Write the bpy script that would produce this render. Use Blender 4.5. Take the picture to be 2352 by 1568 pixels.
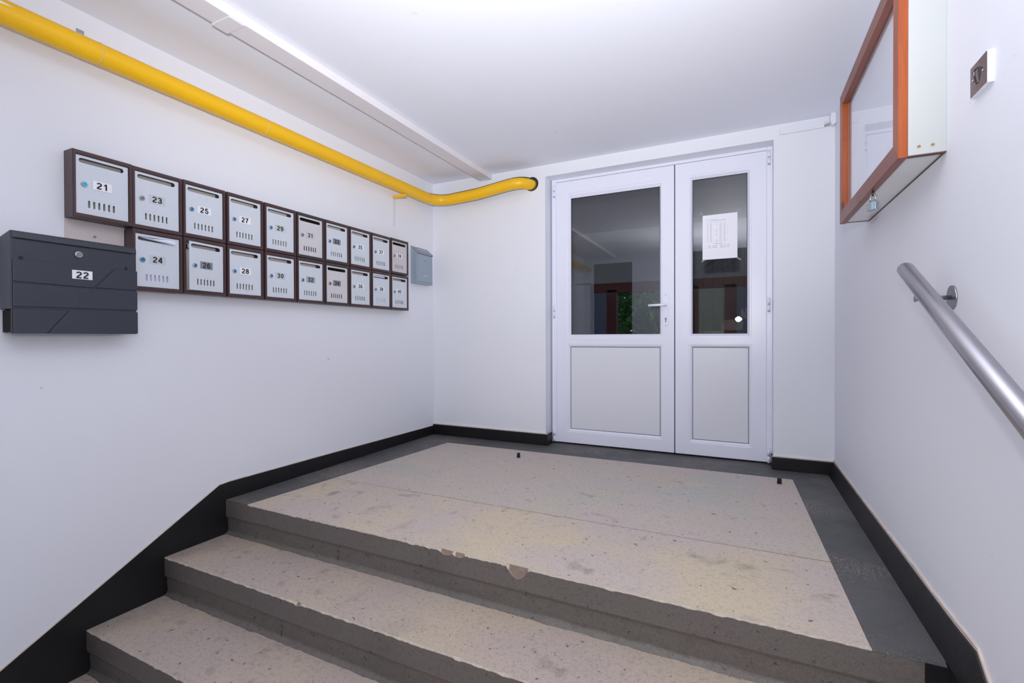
import bpy, bmesh, math, random
from mathutils import Vector, Matrix, noise
random.seed(7)
sc = bpy.context.scene
for o in list(bpy.data.objects): bpy.data.objects.remove(o)
COL = sc.collection

# ------------------------------------------------------------------ camera
cd = bpy.data.cameras.new('camera'); cam = bpy.data.objects.new('camera', cd); COL.objects.link(cam)
r_, u_, f_ = ((0.9000376, 0.4358013, -0.0030918), (-0.0004452, 0.0080137, 0.9999678), (-0.435812, 0.9000072, -0.0074066))
cam.matrix_world = Matrix(((r_[0], u_[0], -f_[0], 0), (r_[1], u_[1], -f_[1], 0), (r_[2], u_[2], -f_[2], 0), (0, 0, 0, 1)))
cd.sensor_width = 36; cd.lens = 36*1086.41/2352; cd.shift_y = -0.0007; cd.clip_start = .02; cd.clip_end = 200
sc.camera = cam
# ------------------------------------------------------------------ colour, world, lights
sc.view_settings.view_transform = 'Standard'; sc.view_settings.look = 'None'
sc.view_settings.gamma = 1; sc.view_settings.use_curve_mapping = False
sc.view_settings.exposure = 0.12
w = bpy.data.worlds.new('world'); sc.world = w; w.use_nodes = True
bg = w.node_tree.nodes['Background']; bg.inputs[0].default_value = (.62, .78, 1, 1); bg.inputs[1].default_value = .8
sc.cycles.max_bounces = 12; sc.cycles.diffuse_bounces = 8
try: sc.cycles.use_denoising = True
except Exception: pass

def lamp(name, kind, loc, aim, energy, color=(1, 1, 1), **kw):
    l = bpy.data.lights.new(name, kind); l.energy = energy; l.color = color
    for k, v in kw.items(): setattr(l, k, v)
    o = bpy.data.objects.new(name, l); COL.objects.link(o); o.location = loc
    o.rotation_euler = (Vector(aim)-Vector(loc)).to_track_quat('-Z', 'Y').to_euler()
    return o
FL = (-.032, -.02, .241)
# the photographer's flash, seen mirrored in the door glass
lamp('camera_flash', 'AREA', FL, (-.75, 3.4, .30), 8.5, (1, 1, 1), shape='ELLIPSE', size=.085, size_y=.045)
# the same flash's zoomed beam thrown up at the ceiling, and its spill
lamp('ceiling_bounce_far', 'SPOT', (-.032, -.07, .240), (-.80, 1.9, 1.35), 192, (1, 1, 1), spot_size=math.radians(95), spot_blend=1.0, shadow_soft_size=.035)
lamp('ceiling_bounce_near', 'SPOT', (-.032, -.07, .240), (-.5, .6, 1.35), 84, (1, 1, 1), spot_size=math.radians(100), spot_blend=1.0, shadow_soft_size=.035)
lamp('ceiling_bounce_spill', 'AREA', (-.032, -.10, .235), (-.032, -.05, 1.35), 20, (1, 1, 1), shape='DISK', size=.07)
# added soft fill from behind the camera, high over the upper flight
lamp('stairwell_fill', 'AREA', (-.40, -3.1, 2.32), (-.9, 2.6, -.9), 80, (1, 1, 1), shape='RECTANGLE', size=1.6, size_y=.8)

# ------------------------------------------------------------------ materials
def lin(c): return tuple(((v/255)/12.92 if v/255 <= .04045 else ((v/255+.055)/1.055)**2.4) for v in c)+(1,)
def nn(nt, t, **kw):
    n = nt.nodes.new(t)
    for k, v in kw.items():
        if k in n.inputs: n.inputs[k].default_value = v
        else: setattr(n, k, v)
    return n
MC = {}
def mat(name, rgb, rough=.5, metal=0, var=.04, vscale=6, bump=0, bscale=60, spec=.5, coat=0, stretch=None):
    if name in MC: return MC[name]
    m = bpy.data.materials.new(name); m.use_nodes = True; nt = m.node_tree; b = nt.nodes['Principled BSDF']; L = nt.links.new
    b.inputs['Roughness'].default_value = rough; b.inputs['Metallic'].default_value = metal
    b.inputs['Specular IOR Level'].default_value = spec; b.inputs['Coat Weight'].default_value = coat
    tc = nn(nt, 'ShaderNodeTexCoord'); vec = tc.outputs['Object']
    if stretch:
        mp = nn(nt, 'ShaderNodeMapping'); mp.inputs['Scale'].default_value = stretch; L(vec, mp.inputs[0]); vec = mp.outputs[0]
    no = nn(nt, 'ShaderNodeTexNoise', Scale=vscale, Detail=5.0); L(vec, no.inputs['Vector'])
    mx = nn(nt, 'ShaderNodeMix', data_type='RGBA'); c = lin(rgb)
    mx.inputs['A'].default_value = tuple(max(0, v*(1-var*2)) for v in c[:3])+(1,); mx.inputs['B'].default_value = tuple(min(1, v*(1+var*2)) for v in c[:3])+(1,)
    L(no.outputs['Fac'], mx.inputs['Factor']); L(mx.outputs['Result'], b.inputs['Base Color'])
    if bump:
        n2 = nn(nt, 'ShaderNodeTexNoise', Scale=bscale, Detail=4.0); L(vec, n2.inputs['Vector'])
        bp = nn(nt, 'ShaderNodeBump', Strength=bump, Distance=.004); L(n2.outputs['Fac'], bp.inputs['Height']); L(bp.outputs[0], b.inputs['Normal'])
    MC[name] = m; return m

def terrazzo(name, base, second, third, speck, dirt, speck_amt=.5, dark_border=False, dirt_lo=.62):
    m = bpy.data.materials.new(name); m.use_nodes = True; nt = m.node_tree; b = nt.nodes['Principled BSDF']; L = nt.links.new
    tc = nn(nt, 'ShaderNodeTexCoord').outputs['Object']
    def noi(s, d=4.0, off=0, dist=0.0):
        mp = nn(nt, 'ShaderNodeMapping'); mp.inputs['Location'].default_value = (off, off*.7, off*.3); L(tc, mp.inputs[0])
        n = nn(nt, 'ShaderNodeTexNoise', Scale=s, Detail=d, Distortion=dist); L(mp.outputs[0], n.inputs['Vector']); return n.outputs['Fac']
    def ramp(f, a, bb):
        r = nn(nt, 'ShaderNodeMapRange'); r.inputs['From Min'].default_value = a; r.inputs['From Max'].default_value = bb; L(f, r.inputs['Value']); return r.outputs['Result']
    def mix(f, A, B, k=1.0):
        x = nn(nt, 'ShaderNodeMix', data_type='RGBA')
        if k != 1.0:
            q = nn(nt, 'ShaderNodeMath', operation='MULTIPLY'); L(f, q.inputs[0]); q.inputs[1].default_value = k; f = q.outputs[0]
        L(f, x.inputs['Factor'])
        for s, v in (('A', A), ('B', B)):
            if isinstance(v, tuple): x.inputs[s].default_value = v
            else: L(v, x.inputs[s])
        return x.outputs['Result']
    c = mix(ramp(noi(2.2, 5, 3), .42, .62), lin(base), lin(second))
    c = mix(ramp(noi(1.7, 4, 9), .55, .68), c, lin(third), .7)
    v = nn(nt, 'ShaderNodeTexVoronoi', Scale=190.0); L(tc, v.inputs['Vector'])
    sp = ramp(v.outputs['Distance'], .38, .16)
    wn = nn(nt, 'ShaderNodeTexNoise', Scale=130.0, Detail=2.0); L(tc, wn.inputs['Vector'])
    pk = ramp(wn.outputs['Fac'], *((.40, .50) if dark_border else (.50, .60)))
    mm = nn(nt, 'ShaderNodeMath', operation='MULTIPLY'); L(sp, mm.inputs[0]); L(pk, mm.inputs[1]); spk = mm.outputs[0]
    if dark_border:
        m3 = nn(nt, 'ShaderNodeMath', operation='MULTIPLY'); L(spk, m3.inputs[0]); L(ramp(noi(3.1, 3, 21), .47, .58), m3.inputs[1]); spk = m3.outputs[0]
    c = mix(spk, c, lin(speck), speck_amt)
    c = mix(ramp(noi(240, 3, 1), .50, .70), c, lin(dirt), .42)
    c = mix(ramp(noi(60, 6, 31, .4), .50, .74), c, lin(dirt), .26)
    # scuffs and stains that belong to the stone
    c = mix(ramp(noi(7, 9, 14, .6), dirt_lo, dirt_lo+.14), c, lin(dirt), .6)
    c = mix(ramp(noi(14, 8, 41, .3), .64, .74), c, lin(dirt), .28)
    c = mix(ramp(noi(30, 4, 5), .67, .71), c, lin(dirt), .9)
    c = mix(ramp(noi(75, 3, 15), .69, .73), c, lin(dirt), .8)
    mp = nn(nt, 'ShaderNodeMapping'); mp.inputs['Scale'].default_value = (16, 52, 16); mp.inputs['Rotation'].default_value = (0, 0, .5); L(tc, mp.inputs[0])
    n = nn(nt, 'ShaderNodeTexNoise', Scale=3.2, Detail=6.0); L(mp.outputs[0], n.inputs['Vector'])
    c = mix(ramp(n.outputs['Fac'], .66, .73), c, lin(dirt), .5)
    L(c, b.inputs['Base Color'])
    rr = nn(nt, 'ShaderNodeMapRange'); rr.inputs['To Min'].default_value = .42; rr.inputs['To Max'].default_value = .75; L(noi(9, 4, 2), rr.inputs['Value']); L(rr.outputs['Result'], b.inputs['Roughness'])
    bp = nn(nt, 'ShaderNodeBump', Strength=.35, Distance=.002); L(noi(150, 4, 0), bp.inputs['Height']); L(bp.outputs[0], b.inputs['Normal'])
    MC[name] = m; return m

def wood(name, c1, c2, axis):
    m = bpy.data.materials.new(name); m.use_nodes = True; nt = m.node_tree; b = nt.nodes['Principled BSDF']; L = nt.links.new
    tc = nn(nt, 'ShaderNodeTexCoord').outputs['Object']; mp = nn(nt, 'ShaderNodeMapping'); s = [60, 60, 60]; s[axis] = 3; mp.inputs['Scale'].default_value = s; L(tc, mp.inputs[0])
    n = nn(nt, 'ShaderNodeTexNoise', Scale=1.6, Detail=8.0, Distortion=.8); L(mp.outputs[0], n.inputs['Vector'])
    n2 = nn(nt, 'ShaderNodeTexNoise', Scale=7.0, Detail=3.0); L(tc, n2.inputs['Vector'])
    mx = nn(nt, 'ShaderNodeMix', data_type='RGBA'); mx.inputs['A'].default_value = lin(c1); mx.inputs['B'].default_value = lin(c2); L(n.outputs['Fac'], mx.inputs['Factor'])
    r = nn(nt, 'ShaderNodeMapRange'); r.inputs['From Min'].default_value = .60; r.inputs['From Max'].default_value = .70; L(n2.outputs['Fac'], r.inputs['Value'])
    m2 = nn(nt, 'ShaderNodeMix', data_type='RGBA'); L(r.outputs['Result'], m2.inputs['Factor']); L(mx.outputs['Result'], m2.inputs['A']); m2.inputs['B'].default_value = lin((70, 30, 14))
    L(m2.outputs['Result'], b.inputs['Base Color']); b.inputs['Roughness'].default_value = .38
    bp = nn(nt, 'ShaderNodeBump', Strength=.15, Distance=.002); L(n.outputs['Fac'], bp.inputs['Height']); L(bp.outputs[0], b.inputs['Normal'])
    MC[name] = m; return m

def glass(name, tint=(.93, .95, .96), refl=.10):
    m = bpy.data.materials.new(name); m.use_nodes = True; nt = m.node_tree; L = nt.links.new
    nt.nodes.remove(nt.nodes['Principled BSDF']); out = nt.nodes['Material Output']
    t = nn(nt, 'ShaderNodeBsdfTransparent'); t.inputs[0].default_value = tint+(1,)
    g = nn(nt, 'ShaderNodeBsdfGlossy'); g.inputs['Roughness'].default_value = .0; g.inputs['Color'].default_value = (.95, .96, 1, 1)
    ge = nn(nt, 'ShaderNodeNewGeometry'); dt = nn(nt, 'ShaderNodeVectorMath', operation='DOT_PRODUCT'); L(ge.outputs['True Normal'], dt.inputs[0]); L(ge.outputs['Incoming'], dt.inputs[1])
    ab = nn(nt, 'ShaderNodeMath', operation='ABSOLUTE'); L(dt.outputs['Value'], ab.inputs[0])
    su = nn(nt, 'ShaderNodeMath', operation='SUBTRACT'); su.inputs[0].default_value = 1; L(ab.outputs[0], su.inputs[1])
    pw = nn(nt, 'ShaderNodeMath', operation='POWER'); L(su.outputs[0], pw.inputs[0]); pw.inputs[1].default_value = 5
    ad = nn(nt, 'ShaderNodeMath', operation='ADD'); L(pw.outputs[0], ad.inputs[0]); ad.inputs[1].default_value = refl; ad.use_clamp = True
    n = nn(nt, 'ShaderNodeTexNoise', Scale=2.0, Detail=1.0); tc = nn(nt, 'ShaderNodeTexCoord'); L(tc.outputs['Object'], n.inputs['Vector'])
    bp = nn(nt, 'ShaderNodeBump', Strength=.03, Distance=.002); L(n.outputs['Fac'], bp.inputs['Height']); L(bp.outputs[0], g.inputs['Normal'])
    mx = nn(nt, 'ShaderNodeMixShader'); L(ad.outputs[0], mx.inputs[0]); L(t.outputs[0], mx.inputs[1]); L(g.outputs[0], mx.inputs[2]); L(mx.outputs[0], out.inputs[0])
    MC[name] = m; return m

def wallpaint(name, rgb):
    m = mat(name, rgb, .62, 0, .012, 1.3, .10, 26, .35)
    nt = m.node_tree; b = nt.nodes['Principled BSDF']; L = nt.links.new
    tc = nn(nt, 'ShaderNodeTexCoord').outputs['Object']
    n = nn(nt, 'ShaderNodeTexNoise', Scale=17.0, Detail=5.0, Distortion=1.2); L(tc, n.inputs['Vector'])
    r = nn(nt, 'ShaderNodeMapRange'); r.inputs['From Min'].default_value = .735; r.inputs['From Max'].default_value = .78; L(n.outputs['Fac'], r.inputs['Value'])
    k = nn(nt, 'ShaderNodeMath', operation='MULTIPLY'); L(r.outputs['Result'], k.inputs[0]); k.inputs[1].default_value = .45
    mx = nn(nt, 'ShaderNodeMix', data_type='RGBA'); L(k.outputs[0], mx.inputs['Factor'])
    src = b.inputs['Base Color'].links[0].from_socket; L(src, mx.inputs['A']); mx.inputs['B'].default_value = lin((140, 132, 134)); L(mx.outputs['Result'], b.inputs['Base Color'])
    return m
WALL = wallpaint('wall_paint', (230, 232, 240)); CEIL = wallpaint('ceiling_paint', (234, 236, 246))
PVC = mat('white_pvc', (232, 234, 248), .32, 0, .01, 3); PVCP = mat('door_panel_white', (222, 224, 233), .38, 0, .01, 3)
GASK = mat('rubber_gasket', (45, 48, 52), .6); DARK = mat('dark_gap', (18, 18, 20), .8)
BLACK = mat('black_skirting_paint', (25, 25, 28), .42, 0, .18, 9, .25, 40, .35); CREAM = mat('old_cream_paint', (205, 192, 182), .6, 0, .12, 30, .3, 60)
YEL = mat('yellow_gas_paint', (243, 188, 10), .38, 0, .03, 5, .05, 30); YRING = mat('pale_paint_ring', (226, 196, 120), .5)
BROWN = mat('brown_metal', (74, 54, 55), .38, .0, .06, 12); BROWN2 = mat('grey_brown_metal', (62, 56, 56), .38, 0, .06, 12)
INNER = mat('dark_inner_metal', (46, 38, 38), .5); BACKP = mat('beige_back_panel', (238, 232, 228), .6); BACKD = mat('dark_back_panel', (34, 30, 30), .7)
DOORG = mat('light_grey_door', (208, 215, 224), .36, 0, .01, 5); DOORW = mat('warm_grey_door', (206, 204, 208), .4, 0, .01, 5); DOOR39 = mat('faded_grey_door', (204, 198, 202), .45, 0, .015, 5)
CHROME = mat('chrome', (205, 205, 210), .18, 1.0, .02); BLUE = mat('blue_lock_core', (38, 118, 178), .35); CYAN = mat('cyan_lock_core', (20, 190, 232), .35); STEELC = mat('steel_lock_core', (150, 150, 155), .3, .8)
INK = mat('black_ink', (38, 38, 42), .6); INKG = mat('grey_ink', (140, 142, 156), .6)
LW = mat('white_label', (236, 236, 242), .5); LG = mat('pale_grey_label', (198, 200, 206), .5); LM = mat('mid_grey_label', (158, 162, 168), .5); LD = mat('dark_grey_label', (128, 136, 142), .5)
ANTH = mat('anthracite_metal', (52, 57, 68), .42, 0, .03, 8, .06, 200); ANTHD = mat('anthracite_shadow_gap', (26, 28, 32), .6)
GREYM = mat('blue_grey_metal', (150, 164, 180), .4, 0, .02, 8); GREYR = mat('grey_mailbox_roof', (136, 143, 156), .4, 0, .02, 8)
PAPER = mat('white_paper', (240, 241, 250), .7, 0, .01); ENV = mat('envelope_paper', (226, 228, 246), .6, 0, .02)
STEEL = mat('brushed_steel', (176, 174, 180), .30, 1.0, .03, 30, .02, 300, stretch=(1, .05, 1)); ZINC = mat('galvanised_steel', (176, 184, 192), .35, .8, .08, 40)
RUB = mat('black_rubber', (22, 21, 22), .55); TRUNK = mat('white_trunking', (226, 222, 226), .4, 0, .01); MELA = mat('white_melamine', (182, 186, 186), .32, 0, .008); MELE = mat('brown_panel_edge', (92, 66, 58), .6)
BRASS = mat('brass_screw', (196, 172, 120), .35, .9); PLATE = mat('dark_chrome_plate', (112, 106, 112), .22, .9, .06, 20); WBOX = mat('painted_white_plaster', (236, 236, 246), .5, 0, .02, 30, .4, 80)
PEND = mat('plastic_transparent_tape', (205, 208, 222), .25); PEND.node_tree.nodes['Principled BSDF'].inputs['Alpha'].default_value = .3
REDB = mat('red_brown_door_paint', (92, 34, 36), .5); MESHG = mat('blue_grey_wired_glass', (96, 104, 130), .5, 0, .1, 220)
WOODY = wood('varnished_wood_upright', (128, 50, 18), (160, 72, 30), 2); WOODH = wood('varnished_wood_unlit_rail', (110, 60, 48), (146, 84, 64), 1); WOODO = wood('varnished_wood_lit_stile', (128, 54, 18), (176, 88, 36), 2)  # one wood in two tones: flash light painted into the stiles, rails duller
RAILG = mat('green_black_rail_paint', (24, 44, 50), .4); BARK = mat('bark', (70, 55, 42), .9); TAN = mat('tan_stone_tile', (150, 128, 96), .6, 0, .1, 30); TILE = mat('pale_notice_board', (170, 172, 160), .6)
GLASS = glass('door_glass', (.88, .91, .93), .125); GLASSC = glass('notice_case_glass', (.96, .97, .98), .05)
FLOORM = terrazzo('landing_terrazzo', (190, 178, 172), (190, 180, 166), (176, 178, 172), (222, 208, 190), (96, 88, 84), .35, dirt_lo=.66)
FLOORM2 = terrazzo('landing_terrazzo_worn', (190, 177, 170), (198, 184, 160), (170, 166, 164), (226, 210, 180), (104, 92, 88), .45, dirt_lo=.60)
BORD = terrazzo('dark_terrazzo_border', (86, 86, 86), (74, 75, 78), (98, 95, 90), (206, 190, 172), (58, 56, 54), .95, True)
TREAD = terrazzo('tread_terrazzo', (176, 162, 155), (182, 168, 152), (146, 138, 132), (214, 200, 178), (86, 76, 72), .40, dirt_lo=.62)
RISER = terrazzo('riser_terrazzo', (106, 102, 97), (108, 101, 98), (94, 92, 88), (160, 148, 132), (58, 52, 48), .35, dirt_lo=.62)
CHIPD = mat('deep_chip_stone', (136, 120, 108), .9, 0, .2, 90, .6, 120); CHIP = mat('exposed_chipped_stone', (190, 178, 166), .9, 0, .2, 90, .6, 120); JOINT = mat('dirty_joint', (96, 84, 66), .9)

# ------------------------------------------------------------------ geometry helpers
class MB:
    """collects shapes of one mesh"""
    def __init__(s): s.bm = bmesh.new(); s.mats = []
    def mi(s, m):
        if m not in s.mats: s.mats.append(m)
        return s.mats.index(m)
    def poly(s, pts, m=None):
        f = s.bm.faces.new([s.bm.verts.new(p) for p in pts])
        if m: f.material_index = s.mi(m)
        return f
    def box(s, a, b, m=None):
        x0, y0, z0 = a; x1, y1, z1 = b
        v = [s.bm.verts.new(p) for p in ((x0,y0,z0),(x1,y0,z0),(x1,y1,z0),(x0,y1,z0),(x0,y0,z1),(x1,y0,z1),(x1,y1,z1),(x0,y1,z1))]
        for q in ((0,3,2,1),(4,5,6,7),(0,1,5,4),(1,2,6,5),(2,3,7,6),(3,0,4,7)):
            f = s.bm.faces.new([v[i] for i in q])
            if m: f.material_index = s.mi(m)
        return s
    def prism(s, pts, ext, m=None):
        """closed polygon pts (3-D) extruded by vector ext"""
        a = [s.bm.verts.new(p) for p in pts]; e = Vector(ext); b = [s.bm.verts.new(Vector(p)+e) for p in pts]; n = len(pts)
        fs = [s.bm.faces.new(a[::-1]), s.bm.faces.new(b)]+[s.bm.faces.new((a[i], a[(i+1) % n], b[(i+1) % n], b[i])) for i in range(n)]
        if m:
            for f in fs: f.material_index = s.mi(m)
        return s
    def tube(s, path, r, seg=20, m=None, caps=True):
        P = [Vector(p) for p in path]; rings = []
        t0 = (P[1]-P[0]).normalized(); ref = Vector((0, 0, 1)) if abs(t0.z) < .9 else Vector((1, 0, 0)); nrm = t0.cross(ref).normalized()
        rr = r if isinstance(r, (list, tuple)) else [r]*len(P)
        for i, p in enumerate(P):
            if i == 0: t = t0
            elif i == len(P)-1: t = (P[i]-P[i-1]).normalized()
            else: t = ((P[i]-P[i-1]).normalized()+(P[i+1]-P[i]).normalized()).normalized()
            nrm = (nrm-t*nrm.dot(t)).normalized(); bi = t.cross(nrm)
            rings.append([s.bm.verts.new(p+nrm*rr[i]*math.cos(2*math.pi*k/seg)+bi*rr[i]*math.sin(2*math.pi*k/seg)) for k in range(seg)])
        fs = []
        for i in range(len(P)-1):
            for k in range(seg):
                f = s.bm.faces.new((rings[i][k], rings[i][(k+1) % seg], rings[i+1][(k+1) % seg], rings[i+1][k])); f.smooth = True; fs.append(f)
        if caps: fs += [s.bm.faces.new(rings[0][::-1]), s.bm.faces.new(rings[-1])]
        if m:
            for f in fs: f.material_index = s.mi(m)
        return s
    def build(s, name, m, parent=None, base=(0, 0, 0), bevel=0, seg=2):
        me = bpy.data.meshes.new(name); B = Vector(base)
        for v in s.bm.verts: v.co -= B
        bmesh.ops.recalc_face_normals(s.bm, faces=s.bm.faces[:])
        s.bm.to_mesh(me); s.bm.free()
        if s.mats:
            for x in s.mats: me.materials.append(x)
        else: me.materials.append(m)
        o = bpy.data.objects.new(name, me); COL.objects.link(o)
        if parent: o.parent = parent
        else: o.location = B
        if bevel:
            bv = o.modifiers.new('bevel', 'BEVEL'); bv.width = bevel; bv.segments = seg; bv.limit_method = 'ANGLE'; bv.angle_limit = math.radians(40)
        return o
def tag(o, label=None, cat=None, group=None, kind=None):
    for k, v in (('label', label), ('category', cat), ('group', group), ('kind', kind)):
        if v: o[k] = v
    return o
def thing(name, loc, label, cat, group=None, kind=None):
    o = bpy.data.objects.new(name, None); COL.objects.link(o); o.location = loc; o.empty_display_size = .1
    return tag(o, label, cat, group, kind)
def plate_mesh(name, outline, holes, depth, mtx, m):
    """flat outline with holes in (u,v), extruded 0..depth along w, mapped by mtx"""
    cu = bpy.data.curves.new(name, 'CURVE'); cu.dimensions = '2D'; cu.fill_mode = 'BOTH'; cu.extrude = depth/2
    for pts in [outline]+holes:
        sp = cu.splines.new('POLY'); sp.points.add(len(pts)-1); sp.use_cyclic_u = True
        for i, p in enumerate(pts): sp.points[i].co = (p[0], p[1], 0, 1)
    t = bpy.data.objects.new('tmp', cu); COL.objects.link(t)
    me = bpy.data.meshes.new_from_object(t); bpy.data.objects.remove(t); bpy.data.curves.remove(cu)
    me.name = name; me.transform(Matrix.Translation((0, 0, depth/2))); me.transform(mtx)
    me.materials.clear(); me.materials.append(m)
    bm = bmesh.new(); bm.from_mesh(me); bmesh.ops.remove_doubles(bm, verts=bm.verts[:], dist=1e-6); bmesh.ops.recalc_face_normals(bm, faces=bm.faces[:]); bm.to_mesh(me); bm.free()
    for p in me.polygons: p.use_smooth = False
    return me
def _arc(cx, cy, rx, ry, a0, a1, n=14): return [(cx+rx*math.cos(math.radians(a0+(a1-a0)*k/n)), cy+ry*math.sin(math.radians(a0+(a1-a0)*k/n))) for k in range(n+1)]
# bold grotesque digits: stroke centre lines in a box .60 wide, 1 high (stroke .17)
DIG = {'0': [_arc(.30, .5, .205, .415, 90, 450, 28)],
 '1': [[(.10, .735), (.24, .80), (.33, .90), (.345, 1.0)], [(.345, 1.0), (.345, 0)]],
 '2': [_arc(.295, .70, .205, .215, 172, -38, 16)+[(.36, .47), (.20, .30), (.10, .17), (.075, .085)], [(.03, .085), (.545, .085)]],
 '3': [_arc(.28, .725, .185, .19, 165, -80, 14)+[(.22, .525)], [(.22, .525), (.30, .525)]+_arc(.28, .305, .215, .22, 75, -170, 16)],
 '4': [[(.41, 1.0), (.41, 0)], [(.385, .93), (.07, .315)], [(.0, .285), (.58, .285)]],
 '5': [[(.53, .915), (.16, .915)], [(.185, .95), (.115, .50)], [(.115, .50), (.19, .56)]+_arc(.285, .33, .215, .245, 105, -168, 18)],
 '6': [_arc(.31, .66, .215, .255, 28, 120, 8)+[(.10, .62), (.085, .45), (.095, .33)], _arc(.305, .315, .205, .23, 0, 360, 26)],
 '7': [[(.04, .915), (.55, .915)], [(.50, .90), (.37, .70), (.28, .48), (.225, .22), (.21, 0)]],
 '8': [_arc(.30, .735, .178, .18, 0, 360, 24), _arc(.30, .30, .208, .218, 0, 360, 26)],
 '9': [_arc(.29, .34, .215, .255, 208, 300, 8)+[(.50, .38), (.515, .55), (.505, .67)], _arc(.295, .685, .205, .23, 0, 360, 26)]}
def text_mesh(txt, size, bold=.0, ext=.0004, cache={}):
    if txt in cache: return cache[txt]
    mb = MB(); hgt = size*.78; adv = .72; wtot = adv*(len(txt)-1)+.60; w_ = .098
    for ci, ch in enumerate(txt):
        for li, line in enumerate(DIG[ch]):
            closed = math.dist(line[0], line[-1]) < 1e-6; n = len(line)
            L_ = []; R_ = []
            for k in range(n):
                a = line[k-1] if k else (line[-2] if closed else line[0]); b = line[k+1] if k < n-1 else (line[1] if closed else line[-1])
                d = Vector((b[0]-a[0], b[1]-a[1])).normalized(); L_.append((line[k][0]-d.y*w_, line[k][1]+d.x*w_)); R_.append((line[k][0]+d.y*w_, line[k][1]-d.x*w_))
            f = lambda p: (((p[0]+adv*ci-wtot/2)*hgt*1.16), (p[1]-.5)*hgt, ext*(1+.15*li))
            for k in range(n-1): mb.poly([f(L_[k]), f(L_[k+1]), f(R_[k+1]), f(R_[k])])
    o = mb.build('number', INK); me = o.data; bpy.data.objects.remove(o)
    for p in me.polygons:
        if p.normal.z < 0: p.flip()
    cache[txt] = me; return me
def link(name, me, parent=None, loc=(0, 0, 0)):
    o = bpy.data.objects.new(name, me); COL.objects.link(o); o.location = loc
    if parent: o.parent = parent
    return o
def stadium(x0, x1, y0, y1, n=6):
    r = min(x1-x0, y1-y0)/2; pts = []
    if x1-x0 > y1-y0:
        cy = (y0+y1)/2
        pts += [(x1-r+r*math.sin(a*math.pi/n), cy-r*math.cos(a*math.pi/n)) for a in range(n+1)]
        pts += [(x0+r-r*math.sin(a*math.pi/n), cy+r*math.cos(a*math.pi/n)) for a in range(n+1)]
    else:
        cx = (x0+x1)/2
        pts += [(cx+r*math.cos(a*math.pi/n), y1-r+r*math.sin(a*math.pi/n)) for a in range(n+1)]
        pts += [(cx-r*math.cos(a*math.pi/n), y0+r-r*math.sin(a*math.pi/n)) for a in range(n+1)]
    return pts
def circle(cx, cy, r, n=20): return [(cx+r*math.cos(2*math.pi*i/n), cy+r*math.sin(2*math.pi*i/n)) for i in range(n)]
def rect(x0, x1, y0, y1): return [(x0, y0), (x1, y0), (x1, y1), (x0, y1)]
TO_XW = Matrix(((0, 0, 1, 0), (1, 0, 0, 0), (0, 1, 0, 0), (0, 0, 0, 1)))      # (u,v,w) -> (y,z,x): faces +X (left wall)
TO_YB = Matrix(((1, 0, 0, 0), (0, 0, -1, 0), (0, 1, 0, 0), (0, 0, 0, 1)))     # (u,v,w) -> (x,z,-y): faces -Y (back wall)
TO_XR = Matrix(((0, 0, -1, 0), (-1, 0, 0, 0), (0, 1, 0, 0), (0, 0, 0, 1)))    # faces -X (right wall), u = -y

XL, XR, YB, YD = -2.445, .515, 3.462, 3.575
ZF, ZC = -.85, 1.348
# ------------------------------------------------------------------ the shell
S = lambda o: tag(o, kind='structure')
S(MB().box((XL-.15, -3.2, -1.75), (XL, YD+.14, ZC+.02)).build('wall_left', WALL))
S(MB().box((XR, -3.2, -1.75), (XR+.15, YD+.14, 2.8)).build('wall_right', WALL))
# back wall with the door opening
me = plate_mesh('wall_back', [(XL, -1.0), (-1.383, -1.0), (-1.383, 1.258), (.187, 1.258), (.187, -1.0), (XR, -1.0), (XR, ZC+.02), (XL, ZC+.02)],
    [circle(-1.497, 1.216, .056, 28)], .235, Matrix.Translation((0, YB+.235, 0)) @ TO_YB, WALL)
o = S(link('wall_back', me))
S(MB().box((XL-.15, -.80, ZC), (XR+.15, YD+.14, ZC+.15)).build('ceiling', CEIL))
# wall behind the camera (seen only mirrored in the door glass)
wr = S(MB().box((XL, -.82, -1.75), (-2.35, -.67, ZC)).box((-1.52, -.82, -1.75), (-1.15, -.67, ZC)).box((-2.35, -.82, 1.31), (-1.52, -.67, ZC)).build('wall_rear', WALL))
S(MB().box((XL-.1, -3.35, -1.75), (XR+.1, -3.2, 2.8)).box((XL-.1, -3.2, 2.8), (XR+.1, -.8, 2.95)).box((XL-.1, -.80, ZC+.15), (XR+.1, -.65, 2.95)).build('wall_stairwell', mat('stairwell_brown_paint', (104, 94, 86), .7, 0, .1, 3)))
d2 = thing('door_2', (-1.935, -.67, -1.56), None, None, kind='structure')
MB().box((-2.35, -.74, -1.56), (-2.26, -.66, 1.31)).box((-1.61, -.74, -1.56), (-1.52, -.66, 1.31)).box((-2.26, -.74, 1.235), (-1.61, -.66, 1.31)).box((-2.26, -.74, -1.56), (-1.61, -.66, -1.4)).build('door_frame', PVC, d2, (-1.935, -.67, -1.56))
MB().box((-2.26, -.71, -1.4), (-1.61, -.70, 1.235)).build('pane', mat('night_glass', (10, 12, 16), .05), d2, (-1.935, -.67, -1.56))
S(MB().box((XL-.1, -3.3, -1.75), (XR+.1, .45, -1.564)).build('floor_lower', TREAD))

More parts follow.
